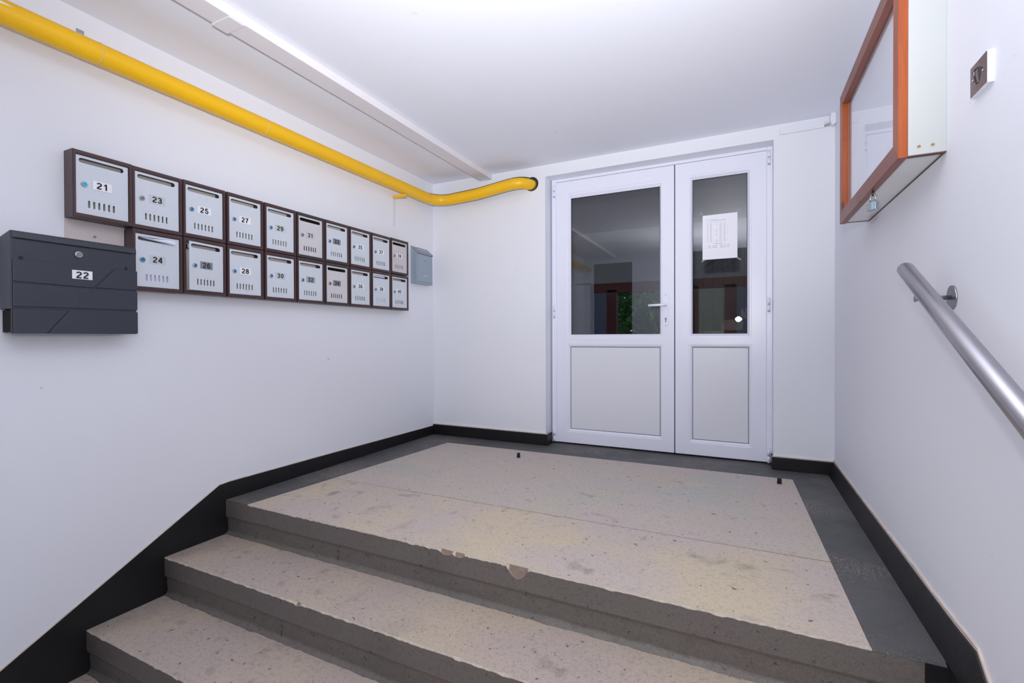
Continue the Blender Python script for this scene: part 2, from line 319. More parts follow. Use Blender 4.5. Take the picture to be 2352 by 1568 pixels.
# ------------------------------------------------------------------ landing and stairs
def jag(x0, x1, n, seed, amp, big=()):
    """irregular worn edge: list of (x, offset)"""
    out = []
    for i in range(n+1):
        x = x0+(x1-x0)*i/n
        a = max(0, noise.noise(Vector((x*24, seed, 0))))*amp + max(0, noise.noise(Vector((x*90, seed+5, 0))))*amp*.7
        for bx, bw, bd in big:
            t = abs(x-bx)/bw
            if t < 1: a += bd*(1-t*t)
        out.append((x, a+.0014))
    return out
def step(name, x0, x1, ynose, yback, ztop, zbot, mtop, seed, root, big=(), over=.009, nose_h=.092):
    """top slab with worn arris, nosing face, small overhang and riser"""
    mb = MB(); e = jag(x0, x1, 260, seed, .0055, big); bm = mb.bm
    rows = []
    yr = ynose+over+.004
    for x, a in e:
        ai = min(a, .0085); cr = .018*(1+.35*noise.noise(Vector((x*9, seed, 7)))+.25*noise.noise(Vector((x*40, seed, 2))))
        rows.append([bm.verts.new(p) for p in ((x, yback, ztop), (x, ynose+ai, ztop), (x, ynose+ai*.30, ztop-a*1.15), (x, ynose, ztop-a*1.15-.003), (x, ynose, ztop-nose_h+.008), (x, ynose+.003, ztop-nose_h), (x, ynose+over, ztop-nose_h-.004), (x, yr, zbot+cr), (x, yr-cr*.29, zbot+cr*.29), (x, yr-cr, zbot+.0008), (x, yr-cr-.0005, zbot-.003))])
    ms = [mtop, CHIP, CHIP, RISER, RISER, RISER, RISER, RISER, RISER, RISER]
    for i in range(len(rows)-1):
        for k in range(10):
            if name == 'landing_edge' and k == 0: continue
            f = bm.faces.new((rows[i][k], rows[i][k+1], rows[i+1][k+1], rows[i+1][k]))
            mm = ms[k]
            if k in (1, 2) and e[i][1] > .0072: mm = CHIPD
            if k in (1, 2) and (x0 < -2 and (e[i][0] < -2.27 or e[i][0] > .32)) and name == 'landing_edge': mm = BORD
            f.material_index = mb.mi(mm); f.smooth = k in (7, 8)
    return mb.build(name, mtop, root, (0, ynose, ztop))
XS = .478    # the steps stop short of the right wall
fl = thing('floor', (0, 1.577, ZF), None, None, kind='structure')
FB = (0, 1.577, ZF)
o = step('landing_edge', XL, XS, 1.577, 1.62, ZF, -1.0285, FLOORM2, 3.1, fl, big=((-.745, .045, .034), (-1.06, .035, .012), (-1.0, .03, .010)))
# inlay panels and dark border strips, each flush with a thin joint between
def slab(name, pts, m, gap=.0008):
    mb = MB(); c = Vector((sum(p[0] for p in pts)/len(pts), sum(p[1] for p in pts)/len(pts)))
    q = []
    for p in pts:
        v = Vector(p)-c; q.append(c+v*(1-gap/max(v.length, .1)))
    mb.prism([(p.x, p.y, ZF-.03) for p in q], (0, 0, .03), m); return mb.build(name, m, fl, FB)
F1, F2, F3, F4 = (-2.268, 1.5905), (-2.137, 3.211), (.277, 3.248), (.320, 1.5905)
JL, JR = (-2.222, 2.101), (.306, 2.117)
slab('terrazzo_panel', [JL, JR, F3, F2], FLOORM); slab('terrazzo_panel', [F1, F4, JR, JL], FLOORM2)
slab('border_strip', [(XL, 1.5905), F1, JL, (XL, 2.10)], BORD); slab('border_strip', [(XL, 2.10), JL, F2, (XL, YB)], BORD)
slab('border_strip', [(XL, YB), F2, F3, (XR, YB)], BORD)
slab('border_strip', [F4, (XS, 1.5905), (XR, 1.65), (XR, 2.121), JR], BORD); slab('border_strip', [JR, (XR, 2.121), (XR, YB), F3], BORD)
mb = MB(); mb.box((-1.383, YB, ZF-.03), (.187, YD+.3, ZF), BORD); mb.build('border_strip', BORD, fl, FB)
MB().box((XL, 1.63, ZF-.6), (XR, YD+.3, ZF-.006)).build('joint_bed', JOINT, fl, FB)
# worn front arris tops: left/right ends are dark terrazzo, the middle is light
mb = MB()
for x0, x1, m in ((XL, F1[0], BORD), (F4[0], XS, BORD)):
    mb.box((x0, 1.5795, ZF-.02), (x1, 1.592, ZF+.0004), m)
mb.build('border_nosing', BORD, fl, FB)
mb = MB(); pts = jag(F1[0], F4[0], 260, 3.1, .0055, ((-.745, .045, .034), (-1.06, .035, .012), (-1.0, .03, .010)))
pts = [(p[0], min(p[1], .0085)) for p in pts]
for i in range(len(pts)-1):
    a, b = pts[i], pts[i+1]
    mb.poly([(a[0], 1.577+a[1], ZF), (b[0], 1.577+b[1], ZF), (b[0], 1.591, ZF) if b[1] < .013 else (b[0], 1.578+b[1], ZF), (a[0], 1.591, ZF) if a[1] < .013 else (a[0], 1.578+a[1], ZF)])
mb.build('panel_nosing', FLOORM2, fl, FB)

# joints between the castings
def joint_line(pts, wd):
    mb = MB()
    for (xa, ya), (xb_, yb_) in zip(pts[:-1], pts[1:]):
        n = int(math.hypot(xb_-xa, yb_-ya)/.02); nx, ny = -(yb_-ya), xb_-xa; l = math.hypot(nx, ny); nx /= l; ny /= l
        for k in range(n):
            q = []
            for t in (k/n, (k+1)/n):
                x = xa+(xb_-xa)*t; y = ya+(yb_-ya)*t; j = noise.noise(Vector((x*22, y*22, 3)))*.0022; w_ = wd*(.7+.9*abs(noise.noise(Vector((x*50, y*50, 9)))))
                q.append((x+nx*(j-w_), y+ny*(j-w_))); q.append((x+nx*(j+w_), y+ny*(j+w_)))
            mb.poly([(q[0][0], q[0][1], ZF+.0003), (q[2][0], q[2][1], ZF+.0003), (q[3][0], q[3][1], ZF+.0003), (q[1][0], q[1][1], ZF+.0003)])
    mb.build('joint_line', JOINT, fl, FB)
joint_line([JL, JR], .0016); joint_line([(XL, 2.10), JL], .0008); joint_line([JR, (XR, 2.121)], .0010)

# stairs below the landing
RUN, RISE = .296, .1785
for i in range(3):
    yn = 1.281-RUN*i; zt = -1.0285-RISE*i
    st = thing('floor_step', (0, yn, zt), None, None, kind='structure')
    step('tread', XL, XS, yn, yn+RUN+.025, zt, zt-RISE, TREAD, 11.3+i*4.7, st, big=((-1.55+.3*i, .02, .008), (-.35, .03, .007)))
    MB().box((XL, yn+.06, zt-.30), (XR, yn+RUN+.05, zt-.03)).build('step_core', RISER, st, (0, yn, zt))

# ------------------------------------------------------------------ skirtings
def skirt(name, outer, th, nrm_axis, x):
    pass
zs = -.764
# left: level run then a stepped-down raking band
left_top = [(YB, zs-.012), (2.3, zs), (1.60, zs+.004), (1.545, zs), (.733, -1.217), (.39, -1.425), (.39, -1.60), (.05, -1.60)]
pts = [(y, z) for y, z in left_top[:5]]+[(.30, -1.463), (.30, -1.60), (YB, -1.60)]
me = plate_mesh('baseboard_left', [(p[0], p[1]) for p in pts], [], .006, Matrix.Translation((XL, 0, 0)) @ TO_XW, BLACK)
bl = S(link('baseboard_left', me))
mb = MB()
for a, b in zip(pts[:5], pts[1:6]):
    n = 24
    for k in range(n):
        y0 = a[0]+(b[0]-a[0])*k/n; z0 = a[1]+(b[1]-a[1])*k/n; y1 = a[0]+(b[0]-a[0])*(k+1)/n; z1 = a[1]+(b[1]-a[1])*(k+1)/n
        j0 = .004+.003*noise.noise(Vector((y0*20, 1, 0))); j1 = .004+.003*noise.noise(Vector((y1*20, 1, 0)))
        mb.prism([(XL, y0, z0-.001), (XL, y1, z1-.001), (XL, y1, z1+j1), (XL, y0, z0+j0)], (.005, 0, 0))
mb.build('paint_edge', CREAM, bl)
# back left, wraps into the door reveal
bb = S(MB().prism([(XL, YB, ZF), (-1.383+.006, YB, ZF), (-1.383+.006, YD-.02, ZF), (-1.378+.016, YD-.02, ZF), (-1.378+.016, YB-.02, ZF), (XL, YB-.02, ZF)], (0, 0, .088)).build('baseboard_back', BLACK, None, (0, YB, ZF), bevel=.004))
S(MB().box((XL, YB-.014, -.762), (-1.368, YB, -.757)).build('trim_1', CREAM))
S(MB().prism([(XR, YB, ZF), (.187, YB, ZF), (.187, YD-.02, ZF), (.178, YD-.02, ZF), (.178, YB-.018, ZF), (XR, YB-.018, ZF)], (0, 0, .080)).build('baseboard_back', BLACK, None, (0, YB, ZF), bevel=.004))
S(MB().box((.180, YB-.013, -.770), (XR, YB, -.765)).build('trim_2', CREAM))
# right: canted profile, drops with the stairs
def right_skirt():
    mb = MB(); bm = mb.bm; prof = []
    path = [(YB, -.766), (2.7, -.766), (2.2, -.764), (1.9, -.764), (1.62, -.762), (1.50, -.756), (1.44, -.80), (1.36, -.85), (1.0, -1.06), (.40, -1.42)]
    for y, z in path:
        prof.append([bm.verts.new(p) for p in ((XR, y, z), (XR-.010, y, z-.003), (XR-.034, y, ZF-.002 if y > 1.58 else z-.09), (XR-.037, y, -1.75))])
    for i in range(len(prof)-1):
        for k in range(3): bm.faces.new((prof[i][k], prof[i][k+1], prof[i+1][k+1], prof[i+1][k]))
    bm.faces.new(prof[-1]); o = mb.build('baseboard_right', BLACK); S(o)
    mb = MB()
    for a, b in zip(path[:-1], path[1:]):
        for k in range(14):
            t0, t1 = k/14, (k+1)/14; y0 = a[0]+(b[0]-a[0])*t0; z0 = a[1]+(b[1]-a[1])*t0; y1 = a[0]+(b[0]-a[0])*t1; z1 = a[1]+(b[1]-a[1])*t1
            j0 = .009+.006*noise.noise(Vector((y0*13, 4, 0))); j1 = .009+.006*noise.noise(Vector((y1*13, 4, 0)))
            mb.prism([(XR, y0, z0-.001), (XR, y1, z1-.001), (XR, y1, z1+j1), (XR, y0, z0+j0)], (-.006, 0, 0))
    mb.build('paint_edge', CREAM, o)
    MB().box((XS-.045, 1.574, -1.03), (XS+.006, 1.60, ZF-.004)).build('nosing_end_paint', BLACK, o)
right_skirt()

# ------------------------------------------------------------------ the white double door
dr = thing('door_1', (-.59, YD, ZF), None, None, kind='structure'); DB = (-.59, YD, ZF)
mb = MB(); mb.box((-1.370, YD-.005, ZF+.012), (-1.333, YD+.06, 1.258)).box((.153, YD-.005, ZF+.012), (.187, YD+.06, 1.258)).box((-1.333, YD-.005, 1.236), (.153, YD+.06, 1.258))
mb.build('door_frame', PVC, dr, DB, bevel=.003)
MB().box((-1.340, YD+.028, ZF), (.160, YD+.05, ZF+.02)).build('threshold_gap', DARK, dr, DB)
def leaf(x0, x1, gx0, gx1, gz0, gz1, px0, px1, pz0, pz1, bl, br, bt, bb_):
    zb, zt = ZF+.012, 1.234; y0, y1 = YD, YD+.055
    lf = bpy.data.objects.new('door_leaf', None); COL.objects.link(lf); lf.parent = dr
    hole1 = rect(gx0-bl, gx1+br, gz0-bb_, gz1+bt); hole2 = rect(px0-.022, px1+.016, pz0-.022, pz1+.018)
    me = plate_mesh('leaf_frame', rect(x0, x1, zb, zt), [hole1, hole2], .055, Matrix.Translation((-DB[0], y1-DB[1], -DB[2])) @ TO_YB, PVC)
    o = link('leaf_frame', me, lf); bv = o.modifiers.new('b', 'BEVEL'); bv.width = .003; bv.segments = 2; bv.limit_method = 'ANGLE'
    def bead(X0, X1, Z0, Z1, x0, x1, z0, z1, yo, yi, nm='glazing_bead'):
        mb = MB(); 
        fo = [(X0, yo, Z0), (X1, yo, Z0), (X1, yo, Z1), (X0, yo, Z1)]; mo = [(X0+(x0-X0)*.35, yo, Z0+(z0-Z0)*.35), (X1+(x1-X1)*.35, yo, Z0+(z0-Z0)*.35), (X1+(x1-X1)*.35, yo, Z1+(z1-Z1)*.35), (X0+(x0-X0)*.35, yo, Z1+(z1-Z1)*.35)]
        fi = [(x0, yi, z0), (x1, yi, z0), (x1, yi, z1), (x0, yi, z1)]; bk = [(p[0], yi+.01, p[2]) for p in fo]
        for A, B in ((fo, mo), (mo, fi), (fi, bk)):
            for k in range(4): mb.poly([A[k], A[(k+1) % 4], B[(k+1) % 4], B[k]])
        mb.build(nm, PVC, lf, DB)
    e = .0006
    bead(gx0-bl, gx1+br, gz0-bb_, gz1+bt, gx0, gx1, gz0, gz1, YD+.004, YD+.022)
    bead(px0-.022, px1+.016, pz0-.022, pz1+.018, px0, px1, pz0, pz1, YD+.003, YD+.014, 'panel_bead')
    gp_ = MB(); gp_.poly([(gx0-.012, YD+.0235, gz0-.012), (gx1+.012, YD+.0235, gz0-.012), (gx1+.012, YD+.0235, gz1+.012), (gx0-.012, YD+.0235, gz1+.012)]); gp_.build('glass_pane', GLASS, lf, DB)
    me = plate_mesh('gasket', rect(px0-.002, px1+.002, pz0-.002, pz1+.002), [rect(px0+.0028, px1-.0028, pz0+.0028, pz1-.0028)], .002, Matrix.Translation((-DB[0], YD+.0155-DB[1], -DB[2])) @ TO_YB, GASK)
    link('gasket', me, lf)
    me = plate_mesh('gasket', rect(gx0-.002, gx1+.002, gz0-.002, gz1+.002), [rect(gx0+.002, gx1-.002, gz0+.002, gz1-.002)], .002, Matrix.Translation((-DB[0], YD+.0222-DB[1], -DB[2])) @ TO_YB, GASK)
    link('gasket', me, lf)
    MB().box((px0-.004, YD+.0155, pz0-.004), (px1+.004, YD+.035, pz1+.004)).build('door_panel', PVCP, lf, DB)
    # fine mitre / joint lines of the profiles
    mb = MB()
    for xx in (gx0-bl-.006, gx1+br+.006): pass
    return lf
l1 = leaf(-1.333, -.4335, -1.214, -.536, .022, 1.098, -1.220, -.532, -.727, -.077, .030, .018, .038, .026)
l2 = leaf(-.4265, .153, -.310, .037, .022, 1.110, -.311, .047, -.729, -.074, .018, .024, .030, .026)
# central overlap strip between the leaves
MB().box((-.4345, YD+.02, ZF+.014), (-.4255, YD+.03, 1.233)).build('meeting_gap', mat('meeting_shadow_seal', (96, 100, 116), .6), dr, DB)
# hinges
for x, m, zz in [(-1.347, CREAM, z) for z in (1.165, .205, -.787)]+[(.166, PVC, z) for z in (1.183, .212, -.792)]:
    mb = MB(); mb.tube([(x, YD-.016, zz-.046), (x, YD-.016, zz-.001)], .0085, 14).tube([(x, YD-.016, zz+.001), (x, YD-.016, zz+.046)], .0085, 14).box((x-.007, YD-.012, zz-.046), (x+.007, YD+.002, zz+.046))
    h = mb.build('hinge', PVC, dr, DB); 
    MB().tube([(x, YD-.016, zz-.0475), (x, YD-.016, zz-.0440)], .0089, 14).tube([(x, YD-.016, zz-.0015), (x, YD-.016, zz+.0015)], .0087, 14).build('hinge_pin', STEELC, h, DB)
# handle
hz = .195
pl = plate_mesh('handle_plate', stadium(-.5105, -.4705, .075, .313, 8), [], .008, Matrix.Translation((-DB[0], YD-DB[1], -DB[2])) @ TO_YB, PVC)
pl = link('handle_plate', pl, l1); bv = pl.modifiers.new('b', 'BEVEL'); bv.width = .002; bv.limit_method = 'ANGLE'
mb = MB(); mb.tube([(-.489, YD-.008, .228), (-.489, YD-.045, .229)], .009, 16)
mb.tube([(-.489, YD-.008, .228), (-.489, YD-.013, .228)], .015, 20)
mb.tube([(-.482, YD-.046, .230), (-.500, YD-.052, .2295), (-.540, YD-.053, .2285), (-.606, YD-.053, .2275)], [.0095, .0095, .009, .0085], 14)
mb.build('lever', PVC, pl, DB)
mb = MB(); mb.tube([(-.490, YD-.007, .131), (-.490, YD-.0105, .131)], .0085, 18).box((-.4935, YD-.0105, .104), (-.4865, YD-.007, .128)); mb.build('lock_cylinder', STEELC, pl, DB)
mb = MB(); mb.box((-.4908, YD-.0112, .125), (-.4892, YD-.010, .137)).box((-.4918, YD-.0112, .108), (-.4882, YD-.010, .119)); mb.build('keyhole', DARK, pl, DB)
mb = MB()
for zz in (.302, .087): mb.tube([(-.490, YD-.007, zz), (-.490, YD-.0095, zz)], .0035, 12)
mb.build('screw', STEELC, pl, DB)

# paper notice taped on the right pane
nt_ = thing('paper_notice', (-.133, YD+.02, .54), 'white printed paper notice taped on the narrow glass pane of the right door leaf', 'notice'); NB = (-.133, YD+.02, .54)
o = plate_mesh('sheet', [(-.245, .541), (-.0225, .542), (-.0225, .853), (-.2445, .851)], [], .0006, Matrix.Translation((-NB[0], YD+.0222-NB[1], -NB[2])) @ TO_YB, PAPER); link('sheet', o, nt_)
mb = MB(); yy = YD+.0214
def dash(x0, x1, z, h=.0022): mb.poly([(x0, yy, z), (x1, yy, z), (x1, yy, z+h), (x0, yy, z+h)])
def words(x0, x1, z, h=.0022, wl=.012):
    x = x0
    while x < x1-.002:
        l = min(random.uniform(.004, wl), x1-x); dash(x, x+l, z, h); x += l+.0022
words(-.222, -.150, .817, .0014); words(-.190, -.095, .810, .0026)
for x0, x1 in ((-.214, -.200), (-.195, -.182), (-.165, -.143), (-.136, -.120), (-.106, -.092)): words(x0, x1, .797, .0016, .006)
for r in range(22):
    z = .786-r*.0059
    for x0, x1, pr in ((-.213, -.206, 1), (-.196, -.182, 1), (-.160, -.147, .5), (-.135, -.120, 1), (-.109, -.098, 1), (-.088, -.080, .3)):
        if random.random() < pr: words(x0, x1, z, .0015, .006)
words(-.173, -.115, .648, .0026)
for z in (.633, .621):
    for x0, x1 in ((-.209, -.190), (-.180, -.147), (-.132, -.111), (-.106, -.092), (-.086, -.072)): words(x0, x1, z, .003, .009)
tag(mb.build('printed_text', INKG, nt_, NB), kind='stuff')
for cx, cz, a in ((-.251, .865, 2.1), (-.012, .533, -.6), (-.240, .535, .5), (-.02, .866, .8)):
    d = Vector((math.cos(a), 0, math.sin(a)))*.013; n_ = Vector((-d.z, 0, d.x))*.45; c = Vector((cx, YD+.0211, cz))
    tp = MB(); tp.poly([c-d-n_, c+d-n_, c+d+n_, c-d+n_]); tp.build('tape', PEND, nt_, NB)

# door stops
for x, y, lb in ((-1.417, 3.027, 'small black rubber door stop standing before the wide left door leaf'), (.200, 3.129, 'small black rubber door stop near the right wall, before the narrow door leaf')):
    t = thing('door_stop', (x, y, ZF), lb, 'door stop', 'black door stops on the landing')
    MB().tube([(x, y, ZF), (x, y, ZF+.028), (x, y, ZF+.033)], [.0125, .0115, .0095], 18).build('rubber_body', RUB, t, (x, y, ZF))
    MB().tube([(x, y, ZF+.0325), (x, y, ZF+.034)], .004, 12).build('screw', STEELC, t, (x, y, ZF))

# ------------------------------------------------------------------ mailboxes
BW, BH, BD = .2035, .2675, .070; DW, DH = .1775, .2315; DY, DZ, DX = .0128, .0175, .0615
body_me = {}
def body_mesh(m):
    if m.name in body_me: return body_me[m.name]
    me = plate_mesh('body', rect(0, BW, 0, BH), [rect(DY-.0015, DY+DW+.0015, DZ-.0015, DZ+DH+.0015)], BD, TO_XW, m)
    # chamfer of the mouth: a slightly proud outer lip
    bm = bmesh.new(); bm.from_mesh(me); bmesh.ops.bevel(bm, geom=[e for e in bm.edges if abs(e.verts[0].co.x-BD) < 1e-4 and abs(e.verts[1].co.x-BD) < 1e-4 and e.calc_length() > .05 and len(e.link_faces) == 2 and e.calc_face_angle(0) > .5], offset=.0025, segments=2, affect='EDGES')
    bm.to_mesh(me); bm.free(); body_me[m.name] = me; return me
door_me = {}
def door_mesh(m):
    if m.name in door_me: return door_me[m.name]
    holes = [stadium(.009, .162, .2025, .2215)]+[stadium(.0385+.0168*k, .0455+.0168*k, .026, .056) for k in range(6)]+[circle(.026, .118, .0095)]
    me = plate_mesh('door', [(0, 0), (DW, 0), (DW, DH), (0, DH)], holes, .0018, TO_XW, m)
    door_me[m.name] = me; return me
cache = {}
def small(name, fn, m):
    k = (name, m.name)
    if k not in cache:
        mb = MB(); fn(mb); o = mb.build(name, m); cache[k] = o.data; bpy.data.objects.remove(o)
    return cache[k]
def emboss(mb):
    for a, b, c, d in ((.062, .105, .1780, .1790), (.062, .105, .1925, .1935), (.062, .063, .178, .1935), (.104, .105, .178, .1935), (.030, .130, .0635, .0642), (.030, .130, .0175, .0182)):
        mb.box((.0015, a, c), (.0023, b, d))
def ring(mb): mb.tube([(-.002, .026, .118), (.006, .026, .118), (.0085, .026, .118)], [.0112, .0112, .0095], 20)
def core(mb): mb.tube([(.008, .026, .118), (.0095, .026, .118)], .0078, 20)
def keyslot(mb): mb.box((.0094, .0252, .1145), (.0098, .0268, .1215))
def lab(mb): mb.box((.0016, .0545, .1065), (.0026, .1195, .1425))
def labframe(mb):
    for a, b, c, d in ((.0525, .0545, .1045, .1445), (.1195, .1215, .1045, .1445), (.0525, .1215, .1045, .1065), (.0525, .1215, .1425, .1445)): mb.box((.0014, a, c), (.0032, b, d))
def backp(mb): mb.box((.0005, .003, .003), (.003, BW-.003, BH-.003))
EDG = [.931, 1.132, 1.3385, 1.5500, 1.7635, 1.9775, 2.188, 2.398, 2.610, 2.8205, 3.026]
ZT, ZB = .4855, .2145
spec = {}
for k in range(10): spec[21+2*k] = (k, 1)
for k in range(1, 10): spec[22+2*k] = (k, 0)
CORE = {21: CYAN, 23: STEELC, 31: STEELC, 34: STEELC, 36: STEELC, 39: STEELC}
LABC = {21: LW, 23: LG, 24: LG, 26: LD, 29: LG, 30: LG, 31: LG, 32: LM, 33: LD, 34: LD}
EXTRA = {21: 'left end of top row, cyan lock', 23: 'top row right of box 21, plain steel lock', 24: 'below 23, envelope in its slot', 25: 'third from left in top row', 26: 'door ajar, dark grey label', 27: 'fourth from left in top row', 28: 'third from left in bottom row',
         29: 'fifth from left in top row', 30: 'fourth from left in bottom row', 31: 'top row, steel lock, dark slot', 33: 'top row, dark grey label', 34: 'bottom row, darker frame, steel lock', 35: 'third from right in top row', 36: 'below 35, small steel lock', 37: 'second from right in top row',
         39: 'right end of top row, faded door', 40: 'right end of bottom row, blue lock', 32: 'below 31, mid grey label', 38: 'bottom row, papers in its slot'}
MAILROOT = {}
for n in sorted(spec):
    k, top = spec[n]; y = EDG[k]+(EDG[k+1]-EDG[k]-BW)/2; z = ZT if top else ZB
    if n == 23: z -= .002
    if n == 39: z += .003
    if n == 24: z -= .002
    old = n in (31, 34, 39)
    root = thing('mailbox', (XL, y, z), 'brown framed grey mailbox number %d, %s' % (n, EXTRA[n]), 'mailbox', 'numbered mailboxes in two rows on the left wall')
    MAILROOT[n] = root
    link('body', body_mesh(BROWN2 if old else BROWN), root); link('back_panel', small('back_panel', backp, BACKD if old else BACKP), root)
    dm = DOOR39 if n == 39 else DOORW if n in (31, 34) else DOORG
    d = link('door', door_mesh(dm), root, (DX, DY, DZ))
    tag(link('embossing', small('embossing', emboss, dm), d), kind='stuff')
    lk = link('lock', small('lock', ring, CHROME), d)
    link('lock_core', small('lock_core', core, CORE.get(n, BLUE)), d); link('keyhole', small('keyhole', keyslot, INK), d)
    lb = link('number_label', small('number_label', lab, LABC.get(n, LW)), d)
    if n not in (26, 33, 34): link('label_frame', small('label_frame', labframe, dm), d)
    t = link('number', text_mesh(str(n), .0335, .0011), d, (.0028, .087, .1245)); t.rotation_euler = (math.pi/2, 0, math.pi/2); tag(t, kind='stuff')
    if n == 26:   # door ajar, hinged on its right edge
        d.location = (DX+.002, DY+DW, DZ); a = math.radians(7)
        # rotate about the right edge: shift the pivot by wrapping in a matrix
        d.matrix_local = Matrix.Translation((DX+.002, DY+DW, DZ)) @ Matrix.Rotation(a, 4, 'Z') @ Matrix.Translation((0, -DW, 0))
        MB().box((XL+.058, y+.016, z+.212), (XL+.070, y+.024, z+.236)).build('latch', CHROME, root, (XL, y, z))
# wall plate left after a removed box
t = thing('wall_plate', (XL, 1.03, .40), 'beige metal plate on the wall below mailbox 21, behind the dark grey mailbox', 'plate')
MB().box((XL+.0005, .929, .36), (XL+.003, 1.131, .4835)).build('plate', mat('beige_plate', (206, 196, 194), .55, 0, .03, 10), t, (XL, 1.03, .40))
MB().tube([(XL+.003, 1.027, .4265), (XL+.006, 1.027, .4265)], .0055, 12).build('screw', STEELC, t, (XL, 1.03, .40))
# mail
y24 = EDG[1]+.0015; z24 = ZB-.002
t = thing('envelope', (XL+.066, y24+.1, z24+.20), 'pale envelope sticking out of the slot of mailbox 24', 'envelope')
B_ = (XL+.066, y24+.1, z24+.20)
mb = MB(); yA, yB_ = y24+DY+.026, y24+DY+.152; zA = z24+DZ+.2085
mb.prism([(XL+.020, yA, zA+.010), (XL+.0745, yA-.002, zA+.0055), (XL+.0745, yA, zA+.0045), (XL+.020, yA, zA+.008)], (0, yB_-yA, -.000)) if False else None
mb.poly([(XL+.015, yA, zA+.008), (XL+.015, yB_, zA+.008), (XL+.078, yB_, zA+.0015), (XL+.074, yA-.012, zA+.0085)])
mb.poly([(XL+.074, yA-.012, zA+.0085), (XL+.078, yB_, zA+.0015), (XL+.0785, yB_-.002, zA-.003), (XL+.0765, yA+.05, zA+.002)])
q0, z_0 = y24+DY, z24+DZ; xx = XL+.0660
mb.poly([(xx, q0+.022, z_0+.2135), (xx+.004, q0+.148, z_0+.2010), (xx+.004, q0+.160, z_0+.2070), (xx+.001, q0+.158, z_0+.2225), (xx, q0+.110, z_0+.2200)])
sh = mb.build('envelope_body', ENV, t, B_); so = sh.modifiers.new('s', 'SOLIDIFY'); so.thickness = .0012
def stack(n, label, m, tops, xo=.052, name='letter'):
    k, top = spec[n]; y = EDG[k]+(EDG[k+1]-EDG[k]-BW)/2; z = ZT if top else ZB
    o = MB().prism([(XL+xo, y+.035, z+.019), (XL+xo, y+.172, z+.019), (XL+xo-.004, y+.168, z+tops), (XL+xo-.004, y+.030, z+tops-.006)], (.0025, 0, 0), m).build(name, m, None, (XL+xo, y+.1, z+.019))
    return tag(o, label, 'letter')
stack(24, 'white letter seen through the vent slits of mailbox 24', ENV, .105)
stack(39, 'grey letter showing in the vent slits of mailbox 39', mat('grey_letter', (150, 146, 152), .7), .10)
stack(38, 'white letter showing in the vent slits of mailbox 38', PAPER, .19)
k, top = spec[38]; y = EDG[k]+.003; z = ZB
t = tag(MB().prism([(XL+.06, y+DY+.012, z+DZ+.209), (XL+.06, y+DY+.128, z+DZ+.209), (XL+.058, y+DY+.125, z+DZ+.2195), (XL+.058, y+DY+.014, z+DZ+.2190)], (.004, 0, 0)).build('folded_papers', mat('folded_leaflets', (196, 198, 222), .6, 0, .12, 60), None, (XL+.06, y+.08, z+.22)), 'folded papers filling most of the slot of mailbox 38', 'papers')

# anthracite mailbox 22
t = thing('large_mailbox', (XL, .742, .018), 'large dark grey mailbox number 22 with stepped front, below box 21 on the left wall', 'mailbox'); QB = (XL, .742, .018)
y0, y1, z0, z1, xf = .743, 1.1335, .019, .391, XL+.094
mb = MB()
me_body = [(XL, y0, .108), (XL, y1, .108), (XL, y1, z1-.014), (XL, y0, z1-.014)]
mb.prism([(XL, y0, .108), (XL, y0, z1-.018), (xf-.004, y0, z1), (xf, y0, z1-.004), (xf, y0, .108)], (0, y1-y0, 0))
mb.box((XL, y0+.012, z0+.004), (XL+.004, y1-.012, .108)); mb.box((xf-.006, y0, z0), (xf, y1, .108)); mb.box((XL, y0+.012, z0+.004), (xf, y1-.012, z0+.010))
mb.build('body', ANTH, t, QB, bevel=.002)
mb = MB()
MB().box((xf-.002, y0+.010, .3600), (xf+.0012, y1-.018, .3635)).build('flap_gap', ANTHD, t, QB)
fl_ = MB().prism([(xf, y0+.002, .364), (xf, y0+.002, z1-.004), (xf+.004, y0+.002, z1-.006), (xf+.007, y0+.002, .364)], (0, y1-y0-.004, 0)).build('slot_flap', ANTH, t, QB, bevel=.0015)
P_ = lambda pts, nm='front_panel', th=.0055: link(nm, plate_mesh(nm, pts, [], th, Matrix.Translation((xf-QB[0], -QB[1], -QB[2])) @ TO_XW, ANTH), t)
a = y0+.004; b = y1+.0015
for pts in ([(a, .208), (.980, .204), (1.048, .2875), (a, .2875)], [(.990, .2055), (b, .2075), (b, .2885), (1.058, .2885)],
            [(a, .118), (b, .122), (b, .2005), (a, .2005)], [(a, .019), (.836, .019), (.902, .1085), (a, .1085)], [(.842, .019), (b+.001, .021), (b+.001, .113), (.908, .1105)]):
    o = P_(pts); bv = o.modifiers.new('b', 'BEVEL'); bv.width = .0014; bv.segments = 2; bv.limit_method = 'ANGLE'
MB().tube([(xf, .936, .331), (xf+.004, .936, .331), (xf+.006, .936, .331)], [.0135, .0135, .011], 24).build('lock_ring', CHROME, t, QB)
MB().tube([(xf+.006, .936, .331), (xf+.0085, .936, .331)], .0085, 20).build('lock_core', STEELC, t, QB)
for yy_, zz_ in ((.771, .294), (1.097, .297)): MB().tube([(xf, yy_, zz_), (xf+.003, yy_, zz_)], [.0062, .005], 14).build('screw', ANTHD, t, QB)
o = MB().box((xf+.0055, .9135, .2345), (xf+.0066, .9775, .2685)).build('number_label', LW, t, QB)
tt = link('number', text_mesh('22', .0335, .0011), t, (xf+.0070-QB[0], .9455-QB[1], .2505-QB[2])); tt.rotation_euler = (math.pi/2, 0, math.pi/2); tag(tt, kind='stuff')
MB().box((XL+.010, y0+.004, .024), (xf-.008, y0+.014, .104)).build('tube_opening', mat('black_opening', (8, 8, 9), .9), t, QB)

